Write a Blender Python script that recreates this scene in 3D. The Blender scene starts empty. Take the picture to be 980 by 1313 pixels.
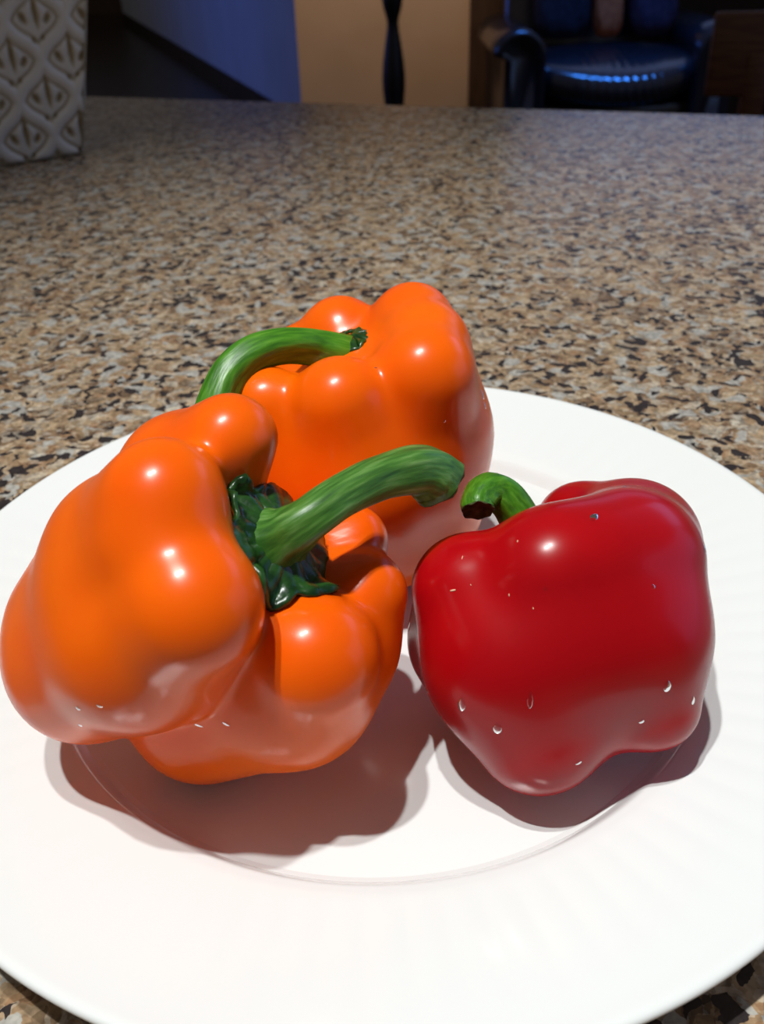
import bpy, bmesh, math, random
import numpy as np
from mathutils import Vector, Matrix

random.seed(7)
scene = bpy.context.scene
COL = scene.collection
CT = 0.92            # height of the granite top above the floor

# ------------------------------------------------------------------ camera
cam_data = bpy.data.cameras.new('camera')
cam = bpy.data.objects.new('camera', cam_data)
COL.objects.link(cam)
PITCH, ROLL = math.radians(33.867), math.radians(-1.926)
fw = Vector((0, math.cos(PITCH), -math.sin(PITCH)))
U0 = Vector((0, math.sin(PITCH), math.cos(PITCH)))
X0 = Vector((1, 0, 0))
rt = X0 * math.cos(ROLL) + U0 * math.sin(ROLL)
up = -X0 * math.sin(ROLL) + U0 * math.cos(ROLL)
m = Matrix((rt, up, -fw)).transposed().to_4x4()
m.translation = Vector((.0019, -.2169, CT + .1914))
cam.matrix_world = m
cam_data.sensor_fit = 'VERTICAL'
cam_data.sensor_height = 24.0
cam_data.lens = 24.0 * 1160.0 / 1313.0
cam_data.clip_start = .01
cam_data.clip_end = 60
cam_data.dof.use_dof = True
cam_data.dof.focus_distance = .225
cam_data.dof.aperture_fstop = cam_data.lens / 1.5     # a phone's pupil, about 1.5 mm across
scene.camera = cam

# ------------------------------------------------------------------ light
scene.view_settings.view_transform = 'Standard'
scene.view_settings.look = 'None'
scene.view_settings.gamma = 1.0
scene.view_settings.use_curve_mapping = False
scene.view_settings.exposure = 0.0

world = bpy.data.worlds.new('world')
scene.world = world
world.use_nodes = True
bg = world.node_tree.nodes['Background']
bg.inputs[0].default_value = (1.0, .90, .82, 1)
bg.inputs[1].default_value = .10

def light(name, kind, loc, target, power, color, size=.1, size_y=None, spot=None):
    d = bpy.data.lights.new(name, kind)
    d.energy = power
    d.color = color
    if kind == 'AREA':
        d.shape = 'DISK' if size_y is None else 'RECTANGLE'
        d.size = size
        if size_y: d.size_y = size_y
    else:
        d.shadow_soft_size = size
    if kind == 'SPOT':
        d.spot_size = math.radians(spot); d.spot_blend = .9
    o = bpy.data.objects.new(name, d)
    COL.objects.link(o)
    o.location = loc
    o.rotation_euler = (Vector(target) - Vector(loc)).to_track_quat('-Z', 'Y').to_euler()
    return o

# two recessed downlights over the island, windows at dusk, added cool area lights, a warm lamp in the room behind
light('downlight_main', 'SPOT', (-.34, -.24, CT + 1.62), (.22, .0, CT), 72, (.965, 1, .975), .020, spot=57)
light('downlight_second', 'SPOT', (-.17, -.15, CT + 1.62), (.26, .04, CT), 56, (.965, 1, .975), .020, spot=62)
light('window_right', 'AREA', (3.0, .2, 1.6), (0, 0, CT), 8, (.24, .45, 1), 2.2, 1.5)
light('cool_fill_high', 'AREA', (2.7, 2.3, 2.35), (0, 0, CT), 9, (.24, .45, 1), 1.8, .9)  # added cool fill for the top of the red pepper, not a known window
light('cool_fill_back', 'AREA', (2.0, 5.3, 1.75), (1.6, 0, 1.4), 5, (.42, .54, 1), 2.4, 1.1)  # added broad blue light on the back wall, tints the far counter's reflection
light('window_left', 'AREA', (-4.3, 5.6, 1.5), (-.8, 6.6, .7), 15, (.03, .17, 1), 1.6, 1.6).data.spread = math.radians(120)
light('armchair_sheen_light', 'AREA', (1.2, 4.0, 2.55), (1.2, 4.25, .4), 8, (.04, .24, 1), 1.1, .35).data.spread = math.radians(45)  # added area light above the armchair, shaped for the blue sheen on its seat
light('room_lamp', 'SPOT', (.10, 4.35, 2.3), (.10, 5.28, .62), 78, (1, .68, .45), .08, spot=66)

# ------------------------------------------------------------------ materials
def mat(name, color, rough=.5, spec=.5, **kw):
    M = bpy.data.materials.new(name)
    M.use_nodes = True
    b = M.node_tree.nodes['Principled BSDF']
    b.inputs['Base Color'].default_value = (*color, 1)
    b.inputs['Roughness'].default_value = rough
    b.inputs['Specular IOR Level'].default_value = spec
    for k, v in kw.items():
        b.inputs[k.replace('_', ' ')].default_value = v
    return M

def nodes(M): return M.node_tree.nodes, M.node_tree.links, M.node_tree.nodes['Principled BSDF']

def ramp(N, stops, interp='LINEAR'):
    r = N.new('ShaderNodeValToRGB')
    cr = r.color_ramp
    cr.interpolation = interp
    while len(cr.elements) < len(stops): cr.elements.new(.5)
    for e, (p, c) in zip(cr.elements, stops):
        e.position = p; e.color = (*c, 1)
    return r

def noise_color(M, scale, c1, c2, lo=.35, hi=.65, detail=4, vec=None, stretch=None, bump=0, coord='Object'):
    N, L, b = nodes(M)
    tc = N.new('ShaderNodeTexCoord')
    src = tc.outputs[coord]
    if stretch:
        mp = N.new('ShaderNodeMapping'); mp.inputs['Scale'].default_value = stretch
        L.new(src, mp.inputs['Vector']); src = mp.outputs[0]
    n = N.new('ShaderNodeTexNoise')
    n.inputs['Scale'].default_value = scale; n.inputs['Detail'].default_value = detail
    L.new(src, n.inputs['Vector'])
    r = ramp(N, [(lo, c1), (hi, c2)])
    L.new(n.outputs['Fac'], r.inputs['Fac'])
    L.new(r.outputs[0], b.inputs['Base Color'])
    if bump:
        bp = N.new('ShaderNodeBump'); bp.inputs['Strength'].default_value = bump; bp.inputs['Distance'].default_value = .001
        L.new(n.outputs['Fac'], bp.inputs['Height']); L.new(bp.outputs[0], b.inputs['Normal'])
    return M

def pepper_mat(name, c1, c2, rough):
    M = mat(name, c1, rough, .26)
    N, L, b = nodes(M)
    noise_color(M, 26, c1, c2, .38, .66, 3)
    b.inputs['Coat Weight'].default_value = .11; b.inputs['Coat Roughness'].default_value = .10
    b.inputs['Subsurface Weight'].default_value = .18
    b.inputs['Subsurface Radius'].default_value = (1, .35, .1)
    b.inputs['Subsurface Scale'].default_value = .004
    # faint waxy dimpling of the skin
    tc = N.new('ShaderNodeTexCoord')
    n2 = N.new('ShaderNodeTexNoise'); n2.inputs['Scale'].default_value = 140; n2.inputs['Detail'].default_value = 2
    L.new(tc.outputs['Object'], n2.inputs['Vector'])
    bp = N.new('ShaderNodeBump'); bp.inputs['Strength'].default_value = .06; bp.inputs['Distance'].default_value = .0008
    L.new(n2.outputs['Fac'], bp.inputs['Height']); L.new(bp.outputs[0], b.inputs['Normal'])
    return M

M_orange = pepper_mat('orange_pepper_skin', (.85, .100, .001), (.90, .132, .001), .27)
M_red = pepper_mat('red_pepper_skin', (.34, .001, .004), (.42, .002, .005), .27)

def stem_mat(name, c1, c2, c3):
    M = mat(name, c1, .38, .5)
    N, L, b = nodes(M)
    uv = N.new('ShaderNodeUVMap')
    mp = N.new('ShaderNodeMapping'); mp.inputs['Scale'].default_value = (26, 2.2, 1)
    L.new(uv.outputs[0], mp.inputs['Vector'])
    n = N.new('ShaderNodeTexNoise'); n.inputs['Scale'].default_value = 1.0; n.inputs['Detail'].default_value = 5
    L.new(mp.outputs[0], n.inputs['Vector'])
    r = ramp(N, [(.28, c1), (.52, c2), (.78, c3)])
    L.new(n.outputs['Fac'], r.inputs['Fac']); L.new(r.outputs[0], b.inputs['Base Color'])
    bp = N.new('ShaderNodeBump'); bp.inputs['Strength'].default_value = .35; bp.inputs['Distance'].default_value = .0006
    L.new(n.outputs['Fac'], bp.inputs['Height']); L.new(bp.outputs[0], b.inputs['Normal'])
    return M

M_stem = stem_mat('green_stem', (.020, .080, .010), (.060, .175, .022), (.165, .310, .085))
M_stem_b = stem_mat('fresh_green_stem', (.020, .100, .004), (.050, .190, .006), (.110, .290, .020))
M_calyx = noise_color(mat('calyx_green', (.01, .05, .01), .30, .5), 230, (.004, .026, .006), (.022, .085, .012), .35, .7, 3, bump=.4)
M_cut = noise_color(mat('stem_cut', (.05, .07, .02), .7, .3), 500, (.030, .040, .012), (.10, .12, .04), .35, .65)
M_water = bpy.data.materials.new('water')
M_water.use_nodes = True
N, L = M_water.node_tree.nodes, M_water.node_tree.links
N.remove(N['Principled BSDF'])
tr = N.new('ShaderNodeBsdfTransparent'); tr.inputs[0].default_value = (.90, .90, .90, 1)
gl = N.new('ShaderNodeBsdfGlossy'); gl.inputs['Roughness'].default_value = .05
fr = N.new('ShaderNodeFresnel'); fr.inputs['IOR'].default_value = 1.33
ms = N.new('ShaderNodeMixShader')
L.new(fr.outputs[0], ms.inputs[0]); L.new(tr.outputs[0], ms.inputs[1]); L.new(gl.outputs[0], ms.inputs[2])
L.new(ms.outputs[0], N['Material Output'].inputs[0])
M_scar = mat('pale_scar', (.75, .45, .30), .6, .3)

# plate glaze
M_plate = noise_color(mat('white_glaze', (.80, .80, .78), .16, .5, Coat_Weight=.2, Coat_Roughness=.08), 6, (.78, .79, .785), (.81, .82, .815), .3, .7)

# granite
def granite():
    M = mat('speckled_granite', (.4, .32, .25), .24, .4)
    N, L, b = nodes(M)
    tc = N.new('ShaderNodeTexCoord')
    nz = N.new('ShaderNodeTexNoise'); nz.inputs['Scale'].default_value = 70; nz.inputs['Detail'].default_value = 4
    L.new(tc.outputs['Object'], nz.inputs['Vector'])
    sub = N.new('ShaderNodeVectorMath'); sub.operation = 'SUBTRACT'; sub.inputs[1].default_value = (.5, .5, .5)
    L.new(nz.outputs['Color'], sub.inputs[0])
    sc = N.new('ShaderNodeVectorMath'); sc.operation = 'SCALE'; sc.inputs['Scale'].default_value = .016
    L.new(sub.outputs[0], sc.inputs[0])
    ad = N.new('ShaderNodeVectorMath'); ad.operation = 'ADD'
    L.new(tc.outputs['Object'], ad.inputs[0]); L.new(sc.outputs[0], ad.inputs[1])
    def vor(scale, off):
        mp = N.new('ShaderNodeMapping'); mp.inputs['Location'].default_value = off
        L.new(ad.outputs[0], mp.inputs['Vector'])
        v = N.new('ShaderNodeTexVoronoi'); v.inputs['Scale'].default_value = scale
        L.new(mp.outputs[0], v.inputs['Vector'])
        s = N.new('ShaderNodeSeparateColor'); L.new(v.outputs['Color'], s.inputs[0])
        return s
    # the body: tan, beige and rust grains
    v1 = vor(172, (0, 0, 0))
    r1 = ramp(N, [(0, (.10, .060, .040)), (.10, (.24, .145, .085)), (.26, (.40, .27, .16)), (.48, (.50, .37, .24)), (.66, (.34, .19, .10)), (.76, (.36, .32, .27)), (.86, (.56, .49, .40))], 'CONSTANT')
    L.new(v1.outputs[0], r1.inputs['Fac'])
    # fine grain
    v2 = vor(440, (3.1, 1.2, 0))
    r2 = ramp(N, [(0, (.05, .036, .032)), (.18, (.28, .19, .12)), (.55, (.46, .36, .26)), (.85, (.58, .54, .48))], 'CONSTANT')
    L.new(v2.outputs[0], r2.inputs['Fac'])
    mx = N.new('ShaderNodeMix'); mx.data_type = 'RGBA'; mx.inputs[0].default_value = .42
    L.new(r1.outputs[0], mx.inputs[6]); L.new(r2.outputs[0], mx.inputs[7])
    # grey-white crystals
    v3 = vor(165, (1.7, 4.0, 0))
    t3 = ramp(N, [(.86, (0, 0, 0)), (.865, (1, 1, 1))], 'CONSTANT')
    L.new(v3.outputs[1], t3.inputs['Fac'])
    m3 = N.new('ShaderNodeMix'); m3.data_type = 'RGBA'
    L.new(t3.outputs[0], m3.inputs[0]); L.new(mx.outputs[2], m3.inputs[6]); m3.inputs[7].default_value = (.43, .42, .40, 1)
    # dark mica flecks, clustered by a larger noise
    v4 = vor(235, (7.7, 2.0, 0))
    big = N.new('ShaderNodeTexNoise'); big.inputs['Scale'].default_value = 24; big.inputs['Detail'].default_value = 3
    L.new(tc.outputs['Object'], big.inputs['Vector'])
    mm = N.new('ShaderNodeMath'); mm.operation = 'MULTIPLY_ADD'; mm.inputs[1].default_value = .55; 
    L.new(big.outputs['Fac'], mm.inputs[0]); L.new(v4.outputs[2], mm.inputs[2])
    gt = N.new('ShaderNodeMath'); gt.operation = 'GREATER_THAN'; gt.inputs[1].default_value = 1.10
    L.new(mm.outputs[0], gt.inputs[0])
    m4 = N.new('ShaderNodeMix'); m4.data_type = 'RGBA'
    L.new(gt.outputs[0], m4.inputs[0]); L.new(m3.outputs[2], m4.inputs[6]); m4.inputs[7].default_value = (.035, .028, .030, 1)
    # cloudy variation inside the grains
    fn = N.new('ShaderNodeTexNoise'); fn.inputs['Scale'].default_value = 420; fn.inputs['Detail'].default_value = 5
    L.new(tc.outputs['Object'], fn.inputs['Vector'])
    fr_ = ramp(N, [(.32, (.54, .52, .50)), (.68, (1.10, 1.06, 1.0))])
    L.new(fn.outputs['Fac'], fr_.inputs['Fac'])
    m5 = N.new('ShaderNodeMix'); m5.data_type = 'RGBA'; m5.blend_type = 'MULTIPLY'; m5.inputs[0].default_value = 1
    L.new(m4.outputs[2], m5.inputs[6]); L.new(fr_.outputs[0], m5.inputs[7])
    L.new(m5.outputs[2], b.inputs['Base Color'])
    return M
M_granite = granite()

M_wall_blue = noise_color(mat('painted_wall', (.36, .38, .42), .7, .2), 3, (.34, .36, .40), (.38, .40, .44))
M_wall_tan = noise_color(mat('tan_wall', (.5, .38, .26), .7, .2), 3, (.50, .38, .26), (.56, .42, .30))
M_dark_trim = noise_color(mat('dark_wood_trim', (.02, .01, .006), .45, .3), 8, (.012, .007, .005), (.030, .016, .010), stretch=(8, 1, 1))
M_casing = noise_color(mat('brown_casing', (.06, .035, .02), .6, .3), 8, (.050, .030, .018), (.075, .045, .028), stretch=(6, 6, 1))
M_floor = noise_color(mat('dark_floor', (.02, .014, .01), .35, .4), 4, (.016, .011, .008), (.030, .020, .013), stretch=(4, .6, 1))
M_leather = noise_color(mat('black_leather', (.008, .008, .010), .20, .6), 60, (.006, .006, .008), (.012, .011, .013), bump=.15)
M_purple = noise_color(mat('dark_purple_cloth', (.03, .02, .035), .9, .1), 40, (.026, .018, .032), (.04, .028, .045), bump=.3)
M_navy = noise_color(mat('black_cloth', (.008, .009, .016), .8, .2), 40, (.006, .007, .012), (.012, .013, .022), bump=.3)
M_rust = noise_color(mat('rust_cloth', (.35, .09, .03), .9, .1), 40, (.30, .07, .025), (.42, .12, .04), bump=.3)
M_blackwood = noise_color(mat('black_turned_wood', (.006, .004, .004), .4, .4), 20, (.004, .003, .003), (.010, .007, .006))
M_chairwood = noise_color(mat('red_brown_wood', (.10, .035, .012), .4, .4), 14, (.075, .025, .009), (.135, .05, .018), stretch=(1, 1, 8))
M_cabinet = noise_color(mat('dark_cabinet', (.05, .03, .02), .5, .3), 10, (.04, .022, .014), (.06, .035, .022), stretch=(8, 8, 1))

# ------------------------------------------------------------------ helpers
def link(name, me, material, parent=None, smooth=True):
    if smooth:
        me.polygons.foreach_set('use_smooth', [True] * len(me.polygons))
    me.materials.append(material)
    o = bpy.data.objects.new(name, me)
    COL.objects.link(o)
    if parent is not None:
        o.parent = parent
    return o

def pymesh(name, verts, faces):
    me = bpy.data.meshes.new(name)
    me.from_pydata([tuple(v) for v in verts], [], faces)
    me.update()
    return me

def bmobj(name, bm, material, parent=None, smooth=True):
    bmesh.ops.recalc_face_normals(bm, faces=bm.faces[:])
    me = bpy.data.meshes.new(name)
    bm.to_mesh(me); bm.free()
    return link(name, me, material, parent, smooth)

def box(bm, c, s, bevel=0, seg=2, rot=None):
    r = bmesh.ops.create_cube(bm, size=1)
    vs = r['verts']
    M = Matrix.Translation(Vector(c)) @ (rot.to_4x4() if rot else Matrix.Identity(4)) @ Matrix.Diagonal((*s, 1))
    bmesh.ops.transform(bm, matrix=M, verts=vs)
    if bevel:
        es = list({e for v in vs for e in v.link_edges})
        bmesh.ops.bevel(bm, geom=es, offset=bevel, segments=seg, affect='EDGES', profile=.5)

def lathe(bm, prof, c=(0, 0, 0), seg=32):
    rings = []
    for r, z in prof:
        rings.append([bm.verts.new((c[0] + r * math.cos(2 * math.pi * i / seg), c[1] + r * math.sin(2 * math.pi * i / seg), c[2] + z)) for i in range(seg)])
    for a, b in zip(rings, rings[1:]):
        for i in range(seg):
            j = (i + 1) % seg
            bm.faces.new((a[i], a[j], b[j], b[i]))
    bm.faces.new(rings[0][::-1]); bm.faces.new(rings[-1])

def thing(name, loc, label, cat, group=None):
    o = bpy.data.objects.new(name, None)
    o.empty_display_size = .03
    COL.objects.link(o)
    o.location = loc
    tag(o, label, cat, group)
    return o

def tag(o, label, cat, group=None):
    o['label'] = label; o['category'] = cat
    if group: o['group'] = group
    return o

def struct(o, label, cat):
    o['kind'] = 'structure'
    return tag(o, label, cat)

def wall_quad(name, a, b, z0, z1, t, material):
    """a wall slab standing on the line a-b, its face towards the left of a->b, thickness t behind it"""
    a = Vector((a[0], a[1], 0)); b = Vector((b[0], b[1], 0))
    d = (b - a).normalized(); n = Vector((d.y, -d.x, 0)) * t
    vs = [a, b, b + n, a + n]
    V = [(v.x, v.y, z0) for v in vs] + [(v.x, v.y, z1) for v in vs]
    F = [(0, 1, 2, 3), (4, 7, 6, 5), (0, 4, 5, 1), (1, 5, 6, 2), (2, 6, 7, 3), (3, 7, 4, 0)]
    bm = bmesh.new()
    bv = [bm.verts.new(v) for v in V]
    for f in F: bm.faces.new([bv[i] for i in f])
    return bmobj(name, bm, material, smooth=False)

# ------------------------------------------------------------------ the setting
bm = bmesh.new(); box(bm, (0, 5, -.05), (16, 26, .1))
struct(bmobj('floor', bm, M_floor, smooth=False), 'dark wooden floor of the room and hallway', 'floor')
HA, HB = (-.372, 5.28), (-2.92, 12.26)                       # corner and far end of the hallway wall
struct(wall_quad('wall_hall', HB, HA, 0, 2.6, -.12, M_wall_blue), 'hallway wall washed in blue window light', 'wall')
struct(wall_quad('baseboard_hall', (HB[0] - .012, HB[1]), (HA[0] - .013, HA[1]), 0, .12, -.012, M_dark_trim), 'dark wooden baseboard along the hallway wall', 'baseboard')
struct(wall_quad('wall_back', (HA[0], HA[1]), (.56, HA[1]), 0, 2.6, -.119, M_wall_tan), 'tan wall lit by a warm lamp', 'wall')
struct(wall_quad('trim_1', (.56, HA[1] - .06), (.80, HA[1] - .06), 0, 2.6, -.10, M_casing), 'dark brown upright casing beside the tan wall', 'trim')
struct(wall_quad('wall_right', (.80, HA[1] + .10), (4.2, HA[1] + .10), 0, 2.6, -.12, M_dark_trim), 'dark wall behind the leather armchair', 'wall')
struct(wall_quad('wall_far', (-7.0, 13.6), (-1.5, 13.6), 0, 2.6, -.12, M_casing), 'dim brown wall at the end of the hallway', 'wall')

# ------------------------------------------------------------------ island
E0, E1 = Vector((-.358, 1.045)), Vector((.411, .782))
ed = (E1 - E0).normalized(); en = Vector((ed.y, -ed.x))       # en points to the camera side
def epos(s, t): p = E0 + ed * s + en * t; return (p.x, p.y)
poly = [epos(-1.1, 0), epos(1.6, 0), epos(1.6, 1.62), epos(-1.1, 1.62)]
bm = bmesh.new()
vs = [bm.verts.new((x, y, CT - .035)) for x, y in poly]
f = bm.faces.new(vs)
ex = bmesh.ops.extrude_face_region(bm, geom=[f])
bmesh.ops.translate(bm, verts=[v for v in ex['geom'] if isinstance(v, bmesh.types.BMVert)], vec=(0, 0, .035))
bmesh.ops.bevel(bm, geom=bm.edges[:], offset=.008, segments=4, affect='EDGES', profile=.5)
tag(bmobj('countertop', bm, M_granite, smooth=False), 'speckled brown and beige granite countertop under the plate', 'countertop')
isl = thing('island_cabinet', (*epos(.25, .85), 0), 'dark wooden island cabinet carrying the granite top', 'cabinet')
ang = math.atan2(ed.y, ed.x)
isl.rotation_euler.z = ang
bm = bmesh.new(); box(bm, (0, 0, (CT - .035 + .09) / 2), (2.4, 1.06, CT - .035 - .09 - .002), .004); bmobj('body', bm, M_cabinet, isl, False)
bm = bmesh.new(); box(bm, (0, 0, .045), (2.3, .96, .09)); bmobj('plinth', bm, M_dark_trim, isl, False)
for k in range(4):
    bm = bmesh.new(); box(bm, (-.9 + .6 * k, .538, .48), (.54, .016, .66), .005); bmobj('panel', bm, M_cabinet, isl, False)

# ------------------------------------------------------------------ plate
def plate():
    prof = []  # (r, z, flute)
    def add(r, z, fl=0): prof.append((r, z, fl))
    # upper side from the centre outwards
    for r in np.linspace(.0005, .0915, 14): add(r, .0058 + .0006 * (r / .0915) ** 2)
    for t in np.linspace(0, 1, 12)[1:]:
        s = t * t * (3 - 2 * t)
        add(.0915 + .0065 * t, .0064 + .0058 * s)
    add(.0990, .0126, .0); add(.1005, .0130, .2)
    for t in np.linspace(0, 1, 22)[1:]:
        fl = math.sin(math.pi * min(1, t * 1.02) ** .55) if t < .98 else 0
        add(.1005 + .0345 * t, .0130 + .0058 * t + .0006 * t * t, max(0, fl))
    # the rolled lip
    for t in np.linspace(0, 1, 8)[1:]:
        a = t * math.pi
        add(.1360 + .0040 * math.sin(a * .5) * (1 if t <= 1 else 1), .0196 + .0008 * math.sin(a * .9) - .0010 * t * t)
    add(.1397, .0178); add(.1385, .0168); add(.134, .0155)
    for t in np.linspace(0, 1, 8)[1:]: add(.134 - .040 * t, .0155 - .0075 * t)
    add(.086, .0030); add(.0835, .0022); add(.082, .0004); add(.080, .0001); add(.078, .0006); add(.077, .0022); add(.0005, .0026)
    S = 720; NF = 80
    V = []; F = []
    for r, z, fl in prof:
        for i in range(S):
            a = 2 * math.pi * i / S
            w = .00011 * fl * (abs(math.cos(a * NF / 2)) * 2 - 1)
            V.append((r * math.cos(a), r * math.sin(a), z + w))
    n = len(prof)
    for k in range(n - 1):
        for i in range(S):
            j = (i + 1) % S
            F.append((k * S + i, k * S + j, (k + 1) * S + j, (k + 1) * S + i))
    me = pymesh('plate', V, F)
    bm2 = bmesh.new(); bm2.from_mesh(me)
    bm2.edges.ensure_lookup_table()
    bmesh.ops.holes_fill(bm2, edges=[e for e in bm2.edges if e.is_boundary], sides=0)
    bmesh.ops.recalc_face_normals(bm2, faces=bm2.faces[:])
    bm2.to_mesh(me); bm2.free()
    return me
pl = link('dinner_plate', plate(), M_plate)
pl.location = (0, 0, CT)
tag(pl, 'round white glazed dinner plate with a finely fluted rim, holding three peppers', 'plate')

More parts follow.
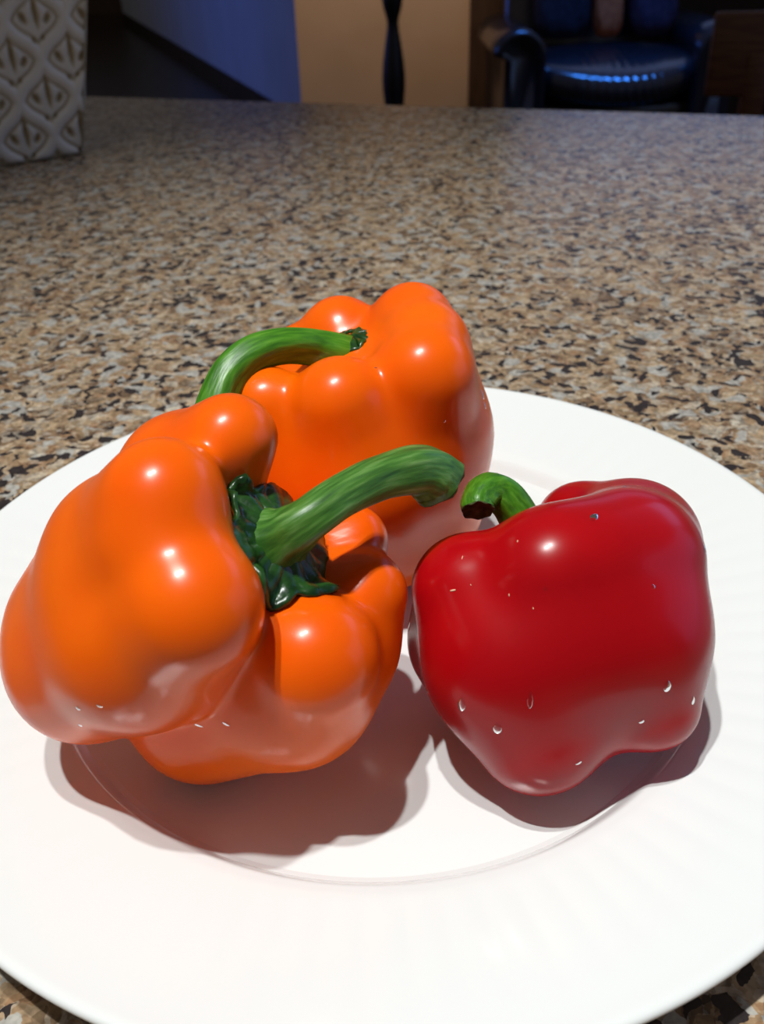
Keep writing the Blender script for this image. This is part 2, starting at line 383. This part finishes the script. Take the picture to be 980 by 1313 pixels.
# ------------------------------------------------------------------ peppers
PEPPERS = {
  'L': {'C':[-0.03882,-0.04751,0.05752],'axis':[0.65122,-0.37581,0.65931],
    'lobes':[[[-0.03117,-0.04062,0.09333,0.01074],[-0.04488,-0.03154,0.07868,0.01457],[-0.05764,-0.02443,0.05893,0.01712]],[[-0.04239,-0.06187,0.09230,0.01269],[-0.05586,-0.05120,0.07225,0.01618],[-0.07060,-0.04698,0.04979,0.01745]],[[-0.04311,-0.06709,0.08397,0.01366],[-0.05477,-0.05976,0.06629,0.01726],[-0.06999,-0.05260,0.04597,0.01818]],[[-0.03610,-0.07784,0.07699,0.01421],[-0.05016,-0.06959,0.06069,0.01800],[-0.06759,-0.05931,0.04585,0.01846]],[[-0.01417,-0.07024,0.05510,0.01466],[-0.02020,-0.06332,0.04104,0.01840],[-0.04352,-0.05411,0.02655,0.01996]],[[-0.00317,-0.05028,0.05637,0.01050],[-0.00966,-0.05384,0.04415,0.01350],[-0.04670,-0.03504,0.03298,0.02000]],[[-0.00567,-0.03468,0.06092,0.00888],[-0.02424,-0.02949,0.04733,0.01700],[-0.04750,-0.02981,0.03676,0.02000]]],'core':[[-0.04794,-0.04225,0.04829,0.02800],[-0.03687,-0.04864,0.05950,0.02500]],'k':0.00210,
    'stem':[[-0.02375,-0.04780,0.06686,0.01194],[-0.02269,-0.05340,0.07313,0.00974],[-0.02101,-0.05679,0.07722,0.00746],[-0.01758,-0.05822,0.08057,0.00567],[-0.01307,-0.05748,0.08351,0.00481],[-0.00680,-0.05177,0.08471,0.00474],[0.00145,-0.04446,0.08463,0.00507],[0.00978,-0.03831,0.08283,0.00576],[0.01375,-0.03551,0.07969,0.00661],[0.01566,-0.03474,0.07718,0.00685]],'calyx_r':0.01650,'calyx_lim':0.00220,'calyx_i':2,'drops':[[-0.06099,-0.08576,0.05807,-0.49961,-0.86133,-0.09216,0.00063,0.00063],[-0.05529,-0.08843,0.06123,-0.27452,-0.96151,0.01163,0.00077,0.00046],[-0.06330,-0.08219,0.04937,-0.38032,-0.86222,-0.33455,0.00049,0.00066],[-0.04049,-0.07530,0.04084,-0.36532,-0.93084,0.00880,0.00122,0.00052],[-0.03357,-0.07847,0.04441,-0.48689,-0.85480,0.17962,0.00102,0.00051]]},
  'B': {'C':[-0.00087,0.03024,0.05284],'axis':[-0.17453,-0.00744,0.98462],
    'lobes':[[[-0.00916,0.04902,0.07995,0.01219],[-0.00475,0.05189,0.05231,0.02200],[0.00120,0.04223,0.02892,0.02000]],[[-0.02258,0.05012,0.07148,0.01094],[-0.01542,0.04656,0.05038,0.02200],[-0.00462,0.03932,0.02787,0.02000]],[[0.01595,0.02751,0.08424,0.01313],[0.01331,0.02859,0.05534,0.02130],[0.01394,0.02916,0.03189,0.02000]],[[0.01299,0.04146,0.08585,0.01249],[0.01227,0.03811,0.05523,0.02130],[0.01250,0.03600,0.03169,0.02000]],[[0.01513,0.01353,0.08195,0.01392],[0.01033,0.02124,0.05476,0.02130],[0.01167,0.02358,0.03145,0.02000]],[[-0.00869,0.00701,0.07768,0.01289],[-0.00341,0.01243,0.05225,0.02300],[0.00135,0.01755,0.02957,0.02100]],[[-0.02967,0.01280,0.07502,0.01102],[-0.01892,0.01756,0.05157,0.02150],[-0.00634,0.02351,0.02744,0.02000]]],'core':[[0.00070,0.03031,0.04398,0.02700],[-0.00192,0.03020,0.05875,0.02600]],'k':0.00260,
    'stem':[[-0.00450,0.03502,0.07867,0.00750],[-0.00801,0.02992,0.08183,0.00573],[-0.01637,0.02750,0.08541,0.00519],[-0.02476,0.02231,0.08845,0.00508],[-0.03297,0.01636,0.08854,0.00519],[-0.03873,0.01059,0.08533,0.00534],[-0.04205,0.00456,0.07994,0.00551],[-0.04349,0.00175,0.07575,0.00551]],'calyx_r':0.01000,'calyx_lim':0.00500,'calyx_i':0,'drops':[[0.03245,0.02130,0.07165,0.93983,-0.16820,0.29736,0.00091,0.00160],[0.03308,0.01991,0.06878,0.92983,-0.22026,0.29478,0.00069,0.00114],[0.00152,0.00700,0.08784,0.07235,-0.31210,0.94729,0.00053,0.00042],[0.01967,0.00064,0.07443,0.37432,-0.92684,-0.02927,0.00042,0.00042]]},
  'R': {'C':[0.04448,-0.04925,0.03651],'axis':[-0.18825,0.56388,0.80411],
    'lobes':[[[0.02205,-0.04566,0.05299,0.01361],[0.03026,-0.05725,0.03944,0.01835],[0.03719,-0.06657,0.02555,0.01461]],[[0.04070,-0.04954,0.06021,0.01536],[0.04204,-0.05590,0.04517,0.01707],[0.03849,-0.06168,0.02913,0.01323]],[[0.05135,-0.04615,0.05784,0.01603],[0.05159,-0.05447,0.04545,0.01677],[0.05300,-0.05654,0.03307,0.01260]],[[0.06231,-0.03953,0.05471,0.01811],[0.06128,-0.05152,0.04241,0.01786],[0.06543,-0.06239,0.02992,0.01129]],[[0.06820,-0.02365,0.04867,0.01738],[0.06500,-0.03535,0.03123,0.01779],[0.05988,-0.04785,0.02374,0.01129]],[[0.05700,-0.01071,0.04567,0.01262],[0.05449,-0.02647,0.02961,0.01712],[0.05161,-0.04583,0.01933,0.01231]],[[0.02360,-0.02858,0.04132,0.01324],[0.02496,-0.03847,0.03030,0.01600],[0.02673,-0.05029,0.02382,0.01119]]],'core':[[0.04524,-0.05150,0.03330,0.02200],[0.04373,-0.04699,0.03973,0.02200]],'k':0.00300,
    'stem':[[0.04018,-0.02727,0.05070,0.00651],[0.03799,-0.02303,0.05701,0.00529],[0.03478,-0.02089,0.06206,0.00506],[0.03109,-0.02023,0.06490,0.00484],[0.02801,-0.02247,0.06527,0.00459],[0.02631,-0.02550,0.06446,0.00436],[0.02614,-0.02725,0.06373,0.00414]],'calyx_r':0.00900,'calyx_lim':0.00150,'calyx_i':0,'drops':[[0.02590,-0.07733,0.03884,-0.32150,-0.94285,0.08759,0.00104,0.00156],[0.01826,-0.07299,0.04228,-0.60987,-0.77992,0.14067,0.00105,0.00192],[0.03277,-0.07679,0.04671,-0.05945,-0.94661,0.31684,0.00059,0.00204],[0.06415,-0.07236,0.04507,0.33501,-0.92799,0.16311,0.00104,0.00156],[0.07178,-0.07000,0.03792,0.57675,-0.79724,0.17824,0.00063,0.00125],[0.04958,-0.04936,0.07565,0.15381,-0.11318,0.98160,0.00158,0.00088],[0.06190,-0.02866,0.07019,-0.02344,0.49353,0.86941,0.00058,0.00058],[0.05914,-0.07416,0.03608,0.16066,-0.98680,-0.02052,0.00071,0.00071],[0.04428,-0.07986,0.02959,0.36876,-0.91349,0.17192,0.00088,0.00053],[0.00799,-0.03852,0.03569,-0.97638,-0.00708,0.21596,0.00081,0.00142],[0.07841,-0.04446,0.06195,0.87022,-0.28700,0.40044,0.00074,0.00148],[0.01105,-0.06191,0.03615,-0.95590,-0.25472,-0.14622,0.00093,0.00093],[0.03694,-0.06349,0.06689,-0.24659,-0.81815,0.51945,0.00051,0.00034],[0.06152,-0.06057,0.06416,0.37942,-0.60162,0.70292,0.00052,0.00052]],'scars':[[0.01746,-0.05597,0.06124,-0.42663,-0.62221,0.65639,0.00089,0.00028,2.20000],[0.02002,-0.05023,0.06616,-0.27719,-0.30566,0.91090,0.00063,0.00014,0.40000],[0.02939,-0.06149,0.06384,-0.50930,-0.60497,0.61206,0.00045,0.00014,0.60000],[0.02147,-0.05631,0.06293,-0.30582,-0.58709,0.74953,0.00027,0.00012,1.00000],[0.03195,-0.05343,0.07260,-0.53841,-0.25630,0.80276,0.00038,0.00017,0.50000],[0.03418,-0.06535,0.06306,-0.32940,-0.69747,0.63642,0.00034,0.00012,1]]},
}
def sd_round_cone(p, a, b, r1, r2):
    ba = b - a
    l2 = ba @ ba
    rr = r1 - r2
    a2 = l2 - rr * rr
    il2 = 1 / l2
    pa = p - a
    y = pa @ ba
    z = y - l2
    q = pa * l2 - np.outer(y, ba)
    x2 = np.einsum('ij,ij->i', q, q)
    y2 = y * y * l2; z2 = z * z * l2
    k = np.sign(rr) * rr * rr * x2
    c1 = np.sign(z) * a2 * z2 > k
    c2 = np.sign(y) * a2 * y2 < k
    return np.where(c1, np.sqrt(x2 + z2) * il2 - r2,
           np.where(c2, np.sqrt(x2 + y2) * il2 - r1, (np.sqrt(x2 * a2 * il2) + y * rr) * il2 - r1))

def pepper_sdf(spec):
    cones = []
    for ch in spec['lobes'] + [spec['core']]:
        ch = np.array(ch)
        segs = [(ch[i][:3], ch[i + 1][:3], ch[i][3], ch[i + 1][3]) for i in range(len(ch) - 1)]
        cones.append(segs)
    k = spec['k']
    def f(p):
        s = np.zeros(len(p)); 
        for segs in cones:
            ds = [sd_round_cone(p, *g) for g in segs]
            d = ds[0]
            for e in ds[1:]:
                h = np.clip(.5 + .5 * (e - d) / .006, 0, 1)      # soft knee where a lobe's two stretches meet
                d = e * (1 - h) + d * h - .006 * h * (1 - h)
            s += np.exp(np.clip(-d / k, -60, 60))
        return -k * np.log(np.maximum(s, 1e-26))
    return f

def march(f, o, d, tmax, steps=60):
    t = np.zeros(len(o))
    for _ in range(steps):
        t = np.minimum(t + f(o + d * t[:, None]) * .9, tmax)
    return t

def ico(sub):
    bm = bmesh.new(); bmesh.ops.create_icosphere(bm, subdivisions=sub, radius=1)
    v = np.array([x.co[:] for x in bm.verts]); fc = [[x.index for x in q.verts] for q in bm.faces]
    bm.free(); return v, fc
ICO_V, ICO_F = ico(7)

def tube(points, radii, seg=28, sub=6, ridges=5, ridge=.05):
    """a swept stem: returns verts, faces, uv per vert ring and the last ring"""
    P = [Vector(p) for p in points]
    n = len(P); pts = []; rad = []
    for i in range(n - 1):
        p0 = P[max(i - 1, 0)]; p1 = P[i]; p2 = P[i + 1]; p3 = P[min(i + 2, n - 1)]
        for s in range(sub):
            t = s / sub
            q = .5 * ((2 * p1) + (p2 - p0) * t + (2 * p0 - 5 * p1 + 4 * p2 - p3) * t * t + (3 * p1 - p0 - 3 * p2 + p3) * t ** 3)
            pts.append(q); tt = t * t * (3 - 2 * t); rad.append(radii[i] * (1 - tt) + radii[i + 1] * tt)
    pts.append(P[-1]); rad.append(radii[-1])
    tang = [(pts[min(i + 1, len(pts) - 1)] - pts[max(i - 1, 0)]).normalized() for i in range(len(pts))]
    nx = tang[0].orthogonal().normalized()
    V = []; UV = []; frames = []
    for i, (p, t) in enumerate(zip(pts, tang)):
        nx = (nx - t * nx.dot(t)).normalized(); ny = t.cross(nx)
        frames.append((p, t, nx, ny))
        for k in range(seg):
            a = 2 * math.pi * k / seg
            r = rad[i] * (1 + ridge * math.cos(ridges * a + .6 * math.sin(i * .12)) + .018 * math.sin(3 * a + i * .35))
            V.append(p + nx * (r * math.cos(a)) + ny * (r * math.sin(a)))
            UV.append((k / seg, i / len(pts) * 4))
    F = []
    for i in range(len(pts) - 1):
        for k in range(seg):
            j = (k + 1) % seg
            F.append((i * seg + k, i * seg + j, (i + 1) * seg + j, (i + 1) * seg + k))
    F.append(tuple(range(seg))[::-1])
    return V, F, UV, frames[-1], rad[-1]

def make_pepper(key, name, label, skin, stem_material, group):
    sp = PEPPERS[key]
    f = pepper_sdf(sp)
    C = np.array(sp['C']); a = np.array(sp['axis'])
    # flesh: march inwards from a big sphere around the middle
    R = .085
    rot = np.array(Vector((0, 0, 1)).rotation_difference(Vector(a)).to_matrix())
    dirs = ICO_V @ rot.T
    t = march(f, C + dirs * R, -dirs, R * .97, 70)
    pts = C + dirs * (R - t)[:, None]
    base = Vector((C[0], C[1], pts[:, 2].min() + CT))
    root = thing(name, base, label, 'bell pepper', group)
    off = np.array([base.x, base.y, base.z - CT])
    bo = link('body', pymesh('body', pts - off, ICO_F), skin, root)
    sm = bo.modifiers.new('soften', 'SMOOTH'); sm.factor = .5; sm.iterations = 6
    # calyx: a crinkled green collar lying in the hollow
    an = Vector(a)
    e1 = an.orthogonal().normalized(); e2 = an.cross(e1)
    s0 = np.array(sp['stem'][sp['calyx_i']][:3]); zc = (s0 - C) @ a
    cen = s0 - a * zc                                # stem foot dropped to the mid plane
    NR, NS = 10, 72
    rows = []; pr = []
    for i in range(NR + 1):
        for k in range(NS):
            th = 2 * math.pi * k / NS
            edge = sp['calyx_r'] * (.90 + .09 * math.cos(6 * th + .5) + .03 * math.cos(13 * th + 1))
            rho = edge * (.12 + .88 * i / NR)
            pr.append((rho, th, i / NR))
    e1n, e2n = np.array(e1), np.array(e2)
    o = np.array([cen + e1n * (r * math.cos(th)) + e2n * (r * math.sin(th)) + a * .075 for r, th, q in pr])
    tt = march(f, o, np.repeat(-a[None], len(o), 0), .075, 70)
    sv = o - a[None] * tt[:, None]
    lim = zc + sp['calyx_lim']
    V = []
    for (r, th, q), p in zip(pr, sv):
        h = .0009 + .0011 * (1 - q) + .0005 * math.sin(9 * th + 6 * q) * q + .0005 * math.cos(17 * th) * q
        z = (p - C) @ a
        p = p + a * (min(z, lim) - z) + a * h if z > lim else p + a * h
        V.append(p - off)
    F = []
    for i in range(NR):
        for k in range(NS):
            j = (k + 1) % NS
            F.append((i * NS + k, i * NS + j, (i + 1) * NS + j, (i + 1) * NS + k))
    cal = link('calyx', pymesh('calyx', V, F), M_calyx, root)
    cal['label'] = 'dark green crinkled calyx'
    sm = cal.modifiers.new('thickness', 'SOLIDIFY'); sm.thickness = .0012; sm.offset = -1
    # stem
    st = sp['stem']
    V, F, UV, (p, tg, nx, ny), r = tube([np.array(s[:3]) - off for s in st], [s[3] for s in st])
    me = pymesh('stem', V, F)
    uvl = me.uv_layers.new(name='UVMap')
    for poly_ in me.polygons:
        us = [UV[me.loops[li].vertex_index] for li in poly_.loop_indices]
        wrap = max(u[0] for u in us) - min(u[0] for u in us) > .5 and len(us) == 4
        for li, u in zip(poly_.loop_indices, us):
            uvl.data[li].uv = (u[0] + (1 if wrap and u[0] < .5 else 0), u[1])
    so = link('stem', me, stem_material, root)
    so['label'] = 'curved green stem'
    # the cut end: a slightly dished, ragged disc
    seg = 28
    V = []; F = []
    rings = [(1.0, 0), (1.0, .00025), (.86, .0002), (.6, -.0005), (.25, -.0008)]
    for q, h in rings:
        for k in range(seg):
            an_ = 2 * math.pi * k / seg
            rr = r * q * (1 + .05 * math.cos(5 * an_) + .02 * math.sin(9 * an_))
            V.append(p + nx * (rr * math.cos(an_)) + ny * (rr * math.sin(an_)) + tg * (h + .0003 * math.sin(7 * an_) * (q > .8) * (h > 0)))
    for i in range(len(rings) - 1):
        for k in range(seg):
            j = (k + 1) % seg
            F.append((i * seg + k, i * seg + j, (i + 1) * seg + j, (i + 1) * seg + k))
    F.append(tuple((len(rings) - 1) * seg + k for k in range(seg)))
    ce = link('cut_end', pymesh('cut_end', V, F), M_cut, so)
    ce['label'] = 'brownish cut end'
    # water drops and scars, each laid on the skin along a line of sight
    for (x, y, z, nx_, ny_, nz_, w, h) in sp.get('drops', []):
        drop(root, off, (x, y, z), (nx_, ny_, nz_), w, h)
    for (x, y, z, nx_, ny_, nz_, w, h, sp_) in sp.get('scars', []):
        scar(root, off, (x, y, z), (nx_, ny_, nz_), w, h, sp_)
    return root

def drop(root, off, p, n, w, h):
    n = Vector(n).normalized(); dn = Vector((0, 0, -1)); dn = (dn - n * dn.dot(n))
    dn = dn.normalized() if dn.length > .1 else n.orthogonal().normalized()
    sd = n.cross(dn)
    bm = bmesh.new(); bmesh.ops.create_uvsphere(bm, u_segments=16, v_segments=10, radius=1)
    c = Vector(p) - Vector(off)
    for v in bm.verts:
        x, y, z = v.co
        wid = w * (1 - .30 * max(0, -y))                      # narrower at its upper end
        v.co = c + sd * (x * wid) + dn * (y * h) + n * (z * min(w, h) * .30)
    bmobj('water_drop', bm, M_water, root)

def scar(root, off, p, n, w, h, spin):
    n = Vector(n).normalized(); e = n.orthogonal().normalized(); g = n.cross(e)
    ca, sa = math.cos(spin), math.sin(spin); e, g = e * ca + g * sa, g * ca - e * sa
    c = Vector(p) - Vector(off)
    V = []
    for q, hh in ((1, -.0002), (.7, .00015)):
        for k in range(8):
            a_ = 2 * math.pi * k / 8
            V.append(c + e * (w * q * math.cos(a_) * (1 + .3 * math.sin(3 * k))) + g * (h * q * math.sin(a_)) + n * hh)
    F = [(k, (k + 1) % 8, 8 + (k + 1) % 8, 8 + k) for k in range(8)] + [tuple(range(8, 16)), tuple(range(8))[::-1]]
    link('scar', pymesh('scar', V, F), M_scar, root)

GR = 'bell peppers on the white plate'
make_pepper('L', 'bell_pepper', 'large orange bell pepper at the front, its thick stem curving over to the right', M_orange, M_stem, GR)
make_pepper('B', 'bell_pepper', 'orange bell pepper standing behind, its smooth stem arching down to the left', M_orange, M_stem_b, GR)
make_pepper('R', 'bell_pepper', 'glossy red bell pepper with water drops and a short hooked stem', M_red, M_stem_b, GR)

# ------------------------------------------------------------------ embossed container on the left
def container():
    c0 = Vector((-.272, .702, 0)); d = Vector((-.067, -.044, 0)).normalized()       # along the face, away from the right corner
    n = Vector((-d.y, d.x, 0))                                                     # out of the face
    if n.dot(Vector((.3, -1, 0))) < 0: n = -n
    W, H, FL = .15, .20, .036
    root = thing('embossed_container', (*(c0 + d * W / 2 - n * W / 2)[:2], CT), 'off-white square container with an embossed lattice pattern, on the far left of the counter', 'container')
    ctr = c0 + d * W / 2 - n * W / 2
    rot = Matrix((d * -1, n * -1, Vector((0, 0, 1)))).transposed()      # local x: to the right along the face, local y: into the block
    root.rotation_euler = rot.to_euler()
    hw = W / 2
    # body: a tapered block a little behind the embossed skins
    bm = bmesh.new()
    lo = hw - .004; hi = hw + FL - .004
    v0 = [bm.verts.new((sx * lo, sy * lo, .0005)) for sx, sy in ((-1, -1), (1, -1), (1, 1), (-1, 1))]
    v1 = [bm.verts.new((sx * hi, sy * hi, H)) for sx, sy in ((-1, -1), (1, -1), (1, 1), (-1, 1))]
    v2 = [bm.verts.new((sx * (hi - .012), sy * (hi - .012), H)) for sx, sy in ((-1, -1), (1, -1), (1, 1), (-1, 1))]
    v3 = [bm.verts.new((sx * (lo - .008), sy * (lo - .008), .02)) for sx, sy in ((-1, -1), (1, -1), (1, 1), (-1, 1))]
    for A, B in ((v0, v1), (v1, v2), (v2, v3)):
        for i in range(4):
            j = (i + 1) % 4
            bm.faces.new((A[i], A[j], B[j], B[i]))
    bm.faces.new(v0[::-1]); bm.faces.new(v3)
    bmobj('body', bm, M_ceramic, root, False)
    # one embossed skin for each side, a finely cut relief
    NX, NZ = 130, 160
    def relief(u, v):
        # diamond lattice with raised wavy bands and a three-leaf motif cut in each diamond
        s = .052
        x = (u - hw * 1.0) / s; y = (v + .012) / (s * 1.25)
        p = x + y + .05 * math.sin(6.28 * (x - y)); q = x - y + .05 * math.sin(6.28 * (x + y))
        dp = abs(p - round(p)); dq = abs(q - round(q))
        band = max(0, 1 - min(dp, dq) / .13)
        h = .55 + .45 * min(1, band * 1.6)
        groove = max(0, 1 - abs(min(dp, dq) - .16) / .05)
        h -= .40 * groove
        # motif in diamond-centred coordinates
        cx = (math.floor(p) + .5 + math.floor(q) + .5) / 2; cy = (math.floor(p) + .5 - math.floor(q) - .5) / 2
        mx, my = x - cx, y - cy
        def hole(ax, ay, ra, rb, rot_):
            dx, dy = mx - ax, my - ay
            c, s_ = math.cos(rot_), math.sin(rot_)
            ex, ey = (dx * c + dy * s_) / ra, (-dx * s_ + dy * c) / rb
            r2 = ex * ex + ey * ey
            return max(0, 1 - r2)
        h -= .9 * hole(.02, .08, .05, .24, .05)
        h -= .8 * hole(-.20, .02, .06, .11, .65) + .8 * hole(.20, .0, .06, .09, -.7)
        h -= .6 * hole(-.07, -.26, .04, .06, .3) + .6 * hole(.09, -.23, .035, .05, -.3)
        h += .35 * hole(-.10, .10, .05, .14, -.35) + .35 * hole(.12, .10, .05, .14, .35)
        return h
    V = []; hs = []
    for j in range(NZ + 1):
        v = H * j / NZ
        w = hw + FL * v / H
        for i in range(NX + 1):
            u = -1 + 2 * i / NX
            edge = min(1, (1 - abs(u)) * w / .004, v / .004 + .0, (H - v) / .004)
            h = relief(u * w, v) * max(0, edge) if edge < 1 else relief(u * w, v)
            V.append((u * w, -w + .003 - .0035 * h, max(v, .0005))); hs.append(h)
    F = []
    for j in range(NZ):
        for i in range(NX):
            k = j * (NX + 1) + i
            F.append((k, k + 1, k + NX + 2, k + NX + 1))
    me = pymesh('embossed_side', V, F)
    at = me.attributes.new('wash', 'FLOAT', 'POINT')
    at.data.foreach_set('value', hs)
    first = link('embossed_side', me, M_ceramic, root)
    for k in range(1, 4):
        c = first.copy(); COL.objects.link(c); c.parent = root; c.rotation_euler = (0, 0, k * math.pi / 2)
    return root

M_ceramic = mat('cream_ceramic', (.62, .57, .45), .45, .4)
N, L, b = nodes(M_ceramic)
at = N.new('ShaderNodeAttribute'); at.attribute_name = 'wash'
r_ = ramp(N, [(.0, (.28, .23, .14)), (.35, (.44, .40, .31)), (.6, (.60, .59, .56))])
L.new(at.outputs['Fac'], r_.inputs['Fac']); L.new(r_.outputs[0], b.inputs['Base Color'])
container()

# ------------------------------------------------------------------ turned pedestal before the tan wall
pd = thing('pedestal_stand', (.127, 4.5, 0), 'slim black turned wooden stand in front of the tan wall', 'stand')
bm = bmesh.new(); lathe(bm, [(.16, 0), (.165, .015), (.15, .035), (.09, .05), (.055, .08), (.045, .11)]); bmobj('base', bm, M_blackwood, pd)
bm = bmesh.new(); lathe(bm, [(.040, .10), (.030, .16), (.034, .22), (.046, .30), (.054, .38), (.055, .43), (.050, .49), (.040, .56), (.030, .62), (.026, .655), (.030, .68), (.043, .72), (.049, .76), (.046, .80), (.034, .85), (.028, .92), (.036, 1.0), (.045, 1.04)]); bmobj('turned_post', bm, M_blackwood, pd)
bm = bmesh.new(); lathe(bm, [(.05, 1.035), (.13, 1.05), (.15, 1.06), (.15, 1.08), (.14, 1.085)]); bmobj('top', bm, M_blackwood, pd)

# ------------------------------------------------------------------ leather armchair
ac = thing('armchair', (1.155, 4.72, 0), 'black leather armchair with a bowed seat front, behind the counter', 'armchair')
bm = bmesh.new(); box(bm, (0, .02, .20), (.80, .78, .22), .03, 3); bmobj('base', bm, M_leather, ac)
# seat cushion with a bowed, gathered front edge
SV = []; SF = []
NXs, NP = 90, 40
for i in range(NXs + 1):
    x = -.345 + .69 * i / NXs
    u = x / .345
    bow = .13 * (1 - u * u)
    sag = -.045 * (1 - u * u)
    gath = .006 * math.sin(i * 1.15) * (1 if abs(u) < .55 else 0)
    crown = .02 * (1 - u ** 4)
    for k in range(NP):
        a = 2 * math.pi * k / NP
        ca, sa = math.cos(a), math.sin(a)
        sx = abs(ca) ** .45 * (1 if ca >= 0 else -1); sz = abs(sa) ** .55 * (1 if sa >= 0 else -1)
        y = -.05 + .34 * sx; z = .415 + .085 * sz
        if ca < 0: y -= bow; z += sag * min(1, -sx); y += gath * (sa > -.2); z += gath * .5
        if sz > 0: z += crown * (1 - abs(sx)) * sz
        SV.append((x, y, z))
for i in range(NXs):
    for k in range(NP):
        j = (k + 1) % NP
        SF.append((i * NP + k, i * NP + j, (i + 1) * NP + j, (i + 1) * NP + k))
SF.append(tuple(range(NP))[::-1]); SF.append(tuple(NXs * NP + k for k in range(NP)))
link('seat_cushion', pymesh('seat_cushion', SV, SF), M_leather, ac)
for s in (-1, 1):
    bm = bmesh.new()
    # an arm swept front to back: a rolled top over a straight side
    NPa = 28; rows = []
    for yy, sc_ in ((-.43, .55), (-.445, .85), (-.44, 1.0), (-.2, 1.0), (.1, 1.0), (.36, 1.0), (.39, .8)):
        ring = []
        for k in range(NPa):
            a = 2 * math.pi * k / NPa
            # lower straight part below, roll above
            x = math.cos(a); z = math.sin(a)
            if z > -.2:
                px_, pz_ = .115 * x * sc_ + .03 * 1, .53 + .10 * z * sc_
            else:
                px_, pz_ = .085 * (1 if x > 0 else -1) * min(1, abs(x) * 2.2) * sc_, .53 - .44 * min(1, (-z - .2) / .5)
            ring.append(bm.verts.new((s * (.43 + px_), yy, pz_)))
        rows.append(ring)
    for A, B in zip(rows, rows[1:]):
        for k in range(NPa):
            j = (k + 1) % NPa
            bm.faces.new((A[k], A[j], B[j], B[k]))
    bm.faces.new(rows[0]); bm.faces.new(rows[-1][::-1])
    bmobj('arm', bm, M_leather, ac)
bm = bmesh.new(); box(bm, (0, .36, .60), (.90, .20, .80), .08, 5, Matrix.Rotation(math.radians(-8), 3, 'X')); bmobj('backrest', bm, M_leather, ac)
for sx in (-.40, .40):
    for sy in (-.32, .36):
        bm = bmesh.new(); lathe(bm, [(.028, .0), (.03, .02), (.036, .10)], (sx, sy, 0), 16); bmobj('foot', bm, M_blackwood, ac)

def pillow(name, loc, size, rot, material, label):
    bm = bmesh.new(); bmesh.ops.create_uvsphere(bm, u_segments=40, v_segments=24, radius=1)
    for v in bm.verts:
        x, y, z = v.co
        e = .55
        f_ = lambda t: math.copysign(abs(t) ** e, t)
        r_xy = math.hypot(x, z)
        px_, pz_ = f_(x), f_(z)
        pinch = (1 - .55 * (abs(px_) * abs(pz_)) ** 2)
        v.co = Vector((px_ * size[0] / 2, y * size[1] / 2 * pinch + .006 * math.sin(9 * px_ + 5 * pz_), pz_ * size[2] / 2))
    o = bmobj(name, bm, material)
    o.location = loc; o.rotation_euler = rot
    tag(o, label, 'pillow')
    return o
pillow('throw_pillow', (1.392, 4.76, .735), (.24, .13, .40), (-.30, .0, .10), M_purple, 'dark purple throw pillow on the right of the leather armchair')
pillow('throw_pillow', (1.178, 4.76, .685), (.145, .12, .30), (-.28, .0, 0), M_rust, 'rust orange cushion in the middle of the leather armchair')
pillow('throw_pillow', (.955, 4.76, .725), (.27, .13, .38), (-.30, .0, -.10), M_navy, 'black cushion on the left of the leather armchair')

# ------------------------------------------------------------------ wooden stool at the right
stl = thing('wooden_stool', (.93, 2.02, 0), 'red-brown wooden stool with a square paddle back, at the right edge', 'stool')
stl.rotation_euler.z = -.12
bm = bmesh.new(); box(bm, (0, -.0, .60), (.38, .38, .035), .012, 3); bmobj('seat', bm, M_chairwood, stl)
for sx in (-1, 1):
    for sy in (-1, 1):
        bm = bmesh.new()
        b0 = Vector((sx * .18, sy * .18, 0)); b1 = Vector((sx * .14, sy * .14, .585))
        vs0 = [bm.verts.new(b0 + Vector((x * .017, y * .017, 0))) for x, y in ((-1, -1), (1, -1), (1, 1), (-1, 1))]
        vs1 = [bm.verts.new(b1 + Vector((x * .021, y * .021, 0))) for x, y in ((-1, -1), (1, -1), (1, 1), (-1, 1))]
        for i in range(4): bm.faces.new((vs0[i], vs0[(i + 1) % 4], vs1[(i + 1) % 4], vs1[i]))
        bm.faces.new(vs0[::-1]); bm.faces.new(vs1)
        bmobj('leg', bm, M_chairwood, stl, False)
for sx in (-1, 1):
    bm = bmesh.new(); box(bm, (sx * .168, 0, .2), (.02, .31, .03), .004); bmobj('stretcher', bm, M_chairwood, stl, False)
for sy in (-1, 1):
    bm = bmesh.new(); box(bm, (0, sy * .162, .28), (.30, .02, .03), .004); bmobj('stretcher', bm, M_chairwood, stl, False)
bm = bmesh.new(); box(bm, (0, .175, .69), (.056, .03, .20), .006); bmobj('back_post', bm, M_chairwood, stl)
bm = bmesh.new(); box(bm, (0, .18, .785), (.235, .028, .185), .010, 3, Matrix.Rotation(math.radians(-4), 3, 'X')); bmobj('back_panel', bm, M_chairwood, stl)
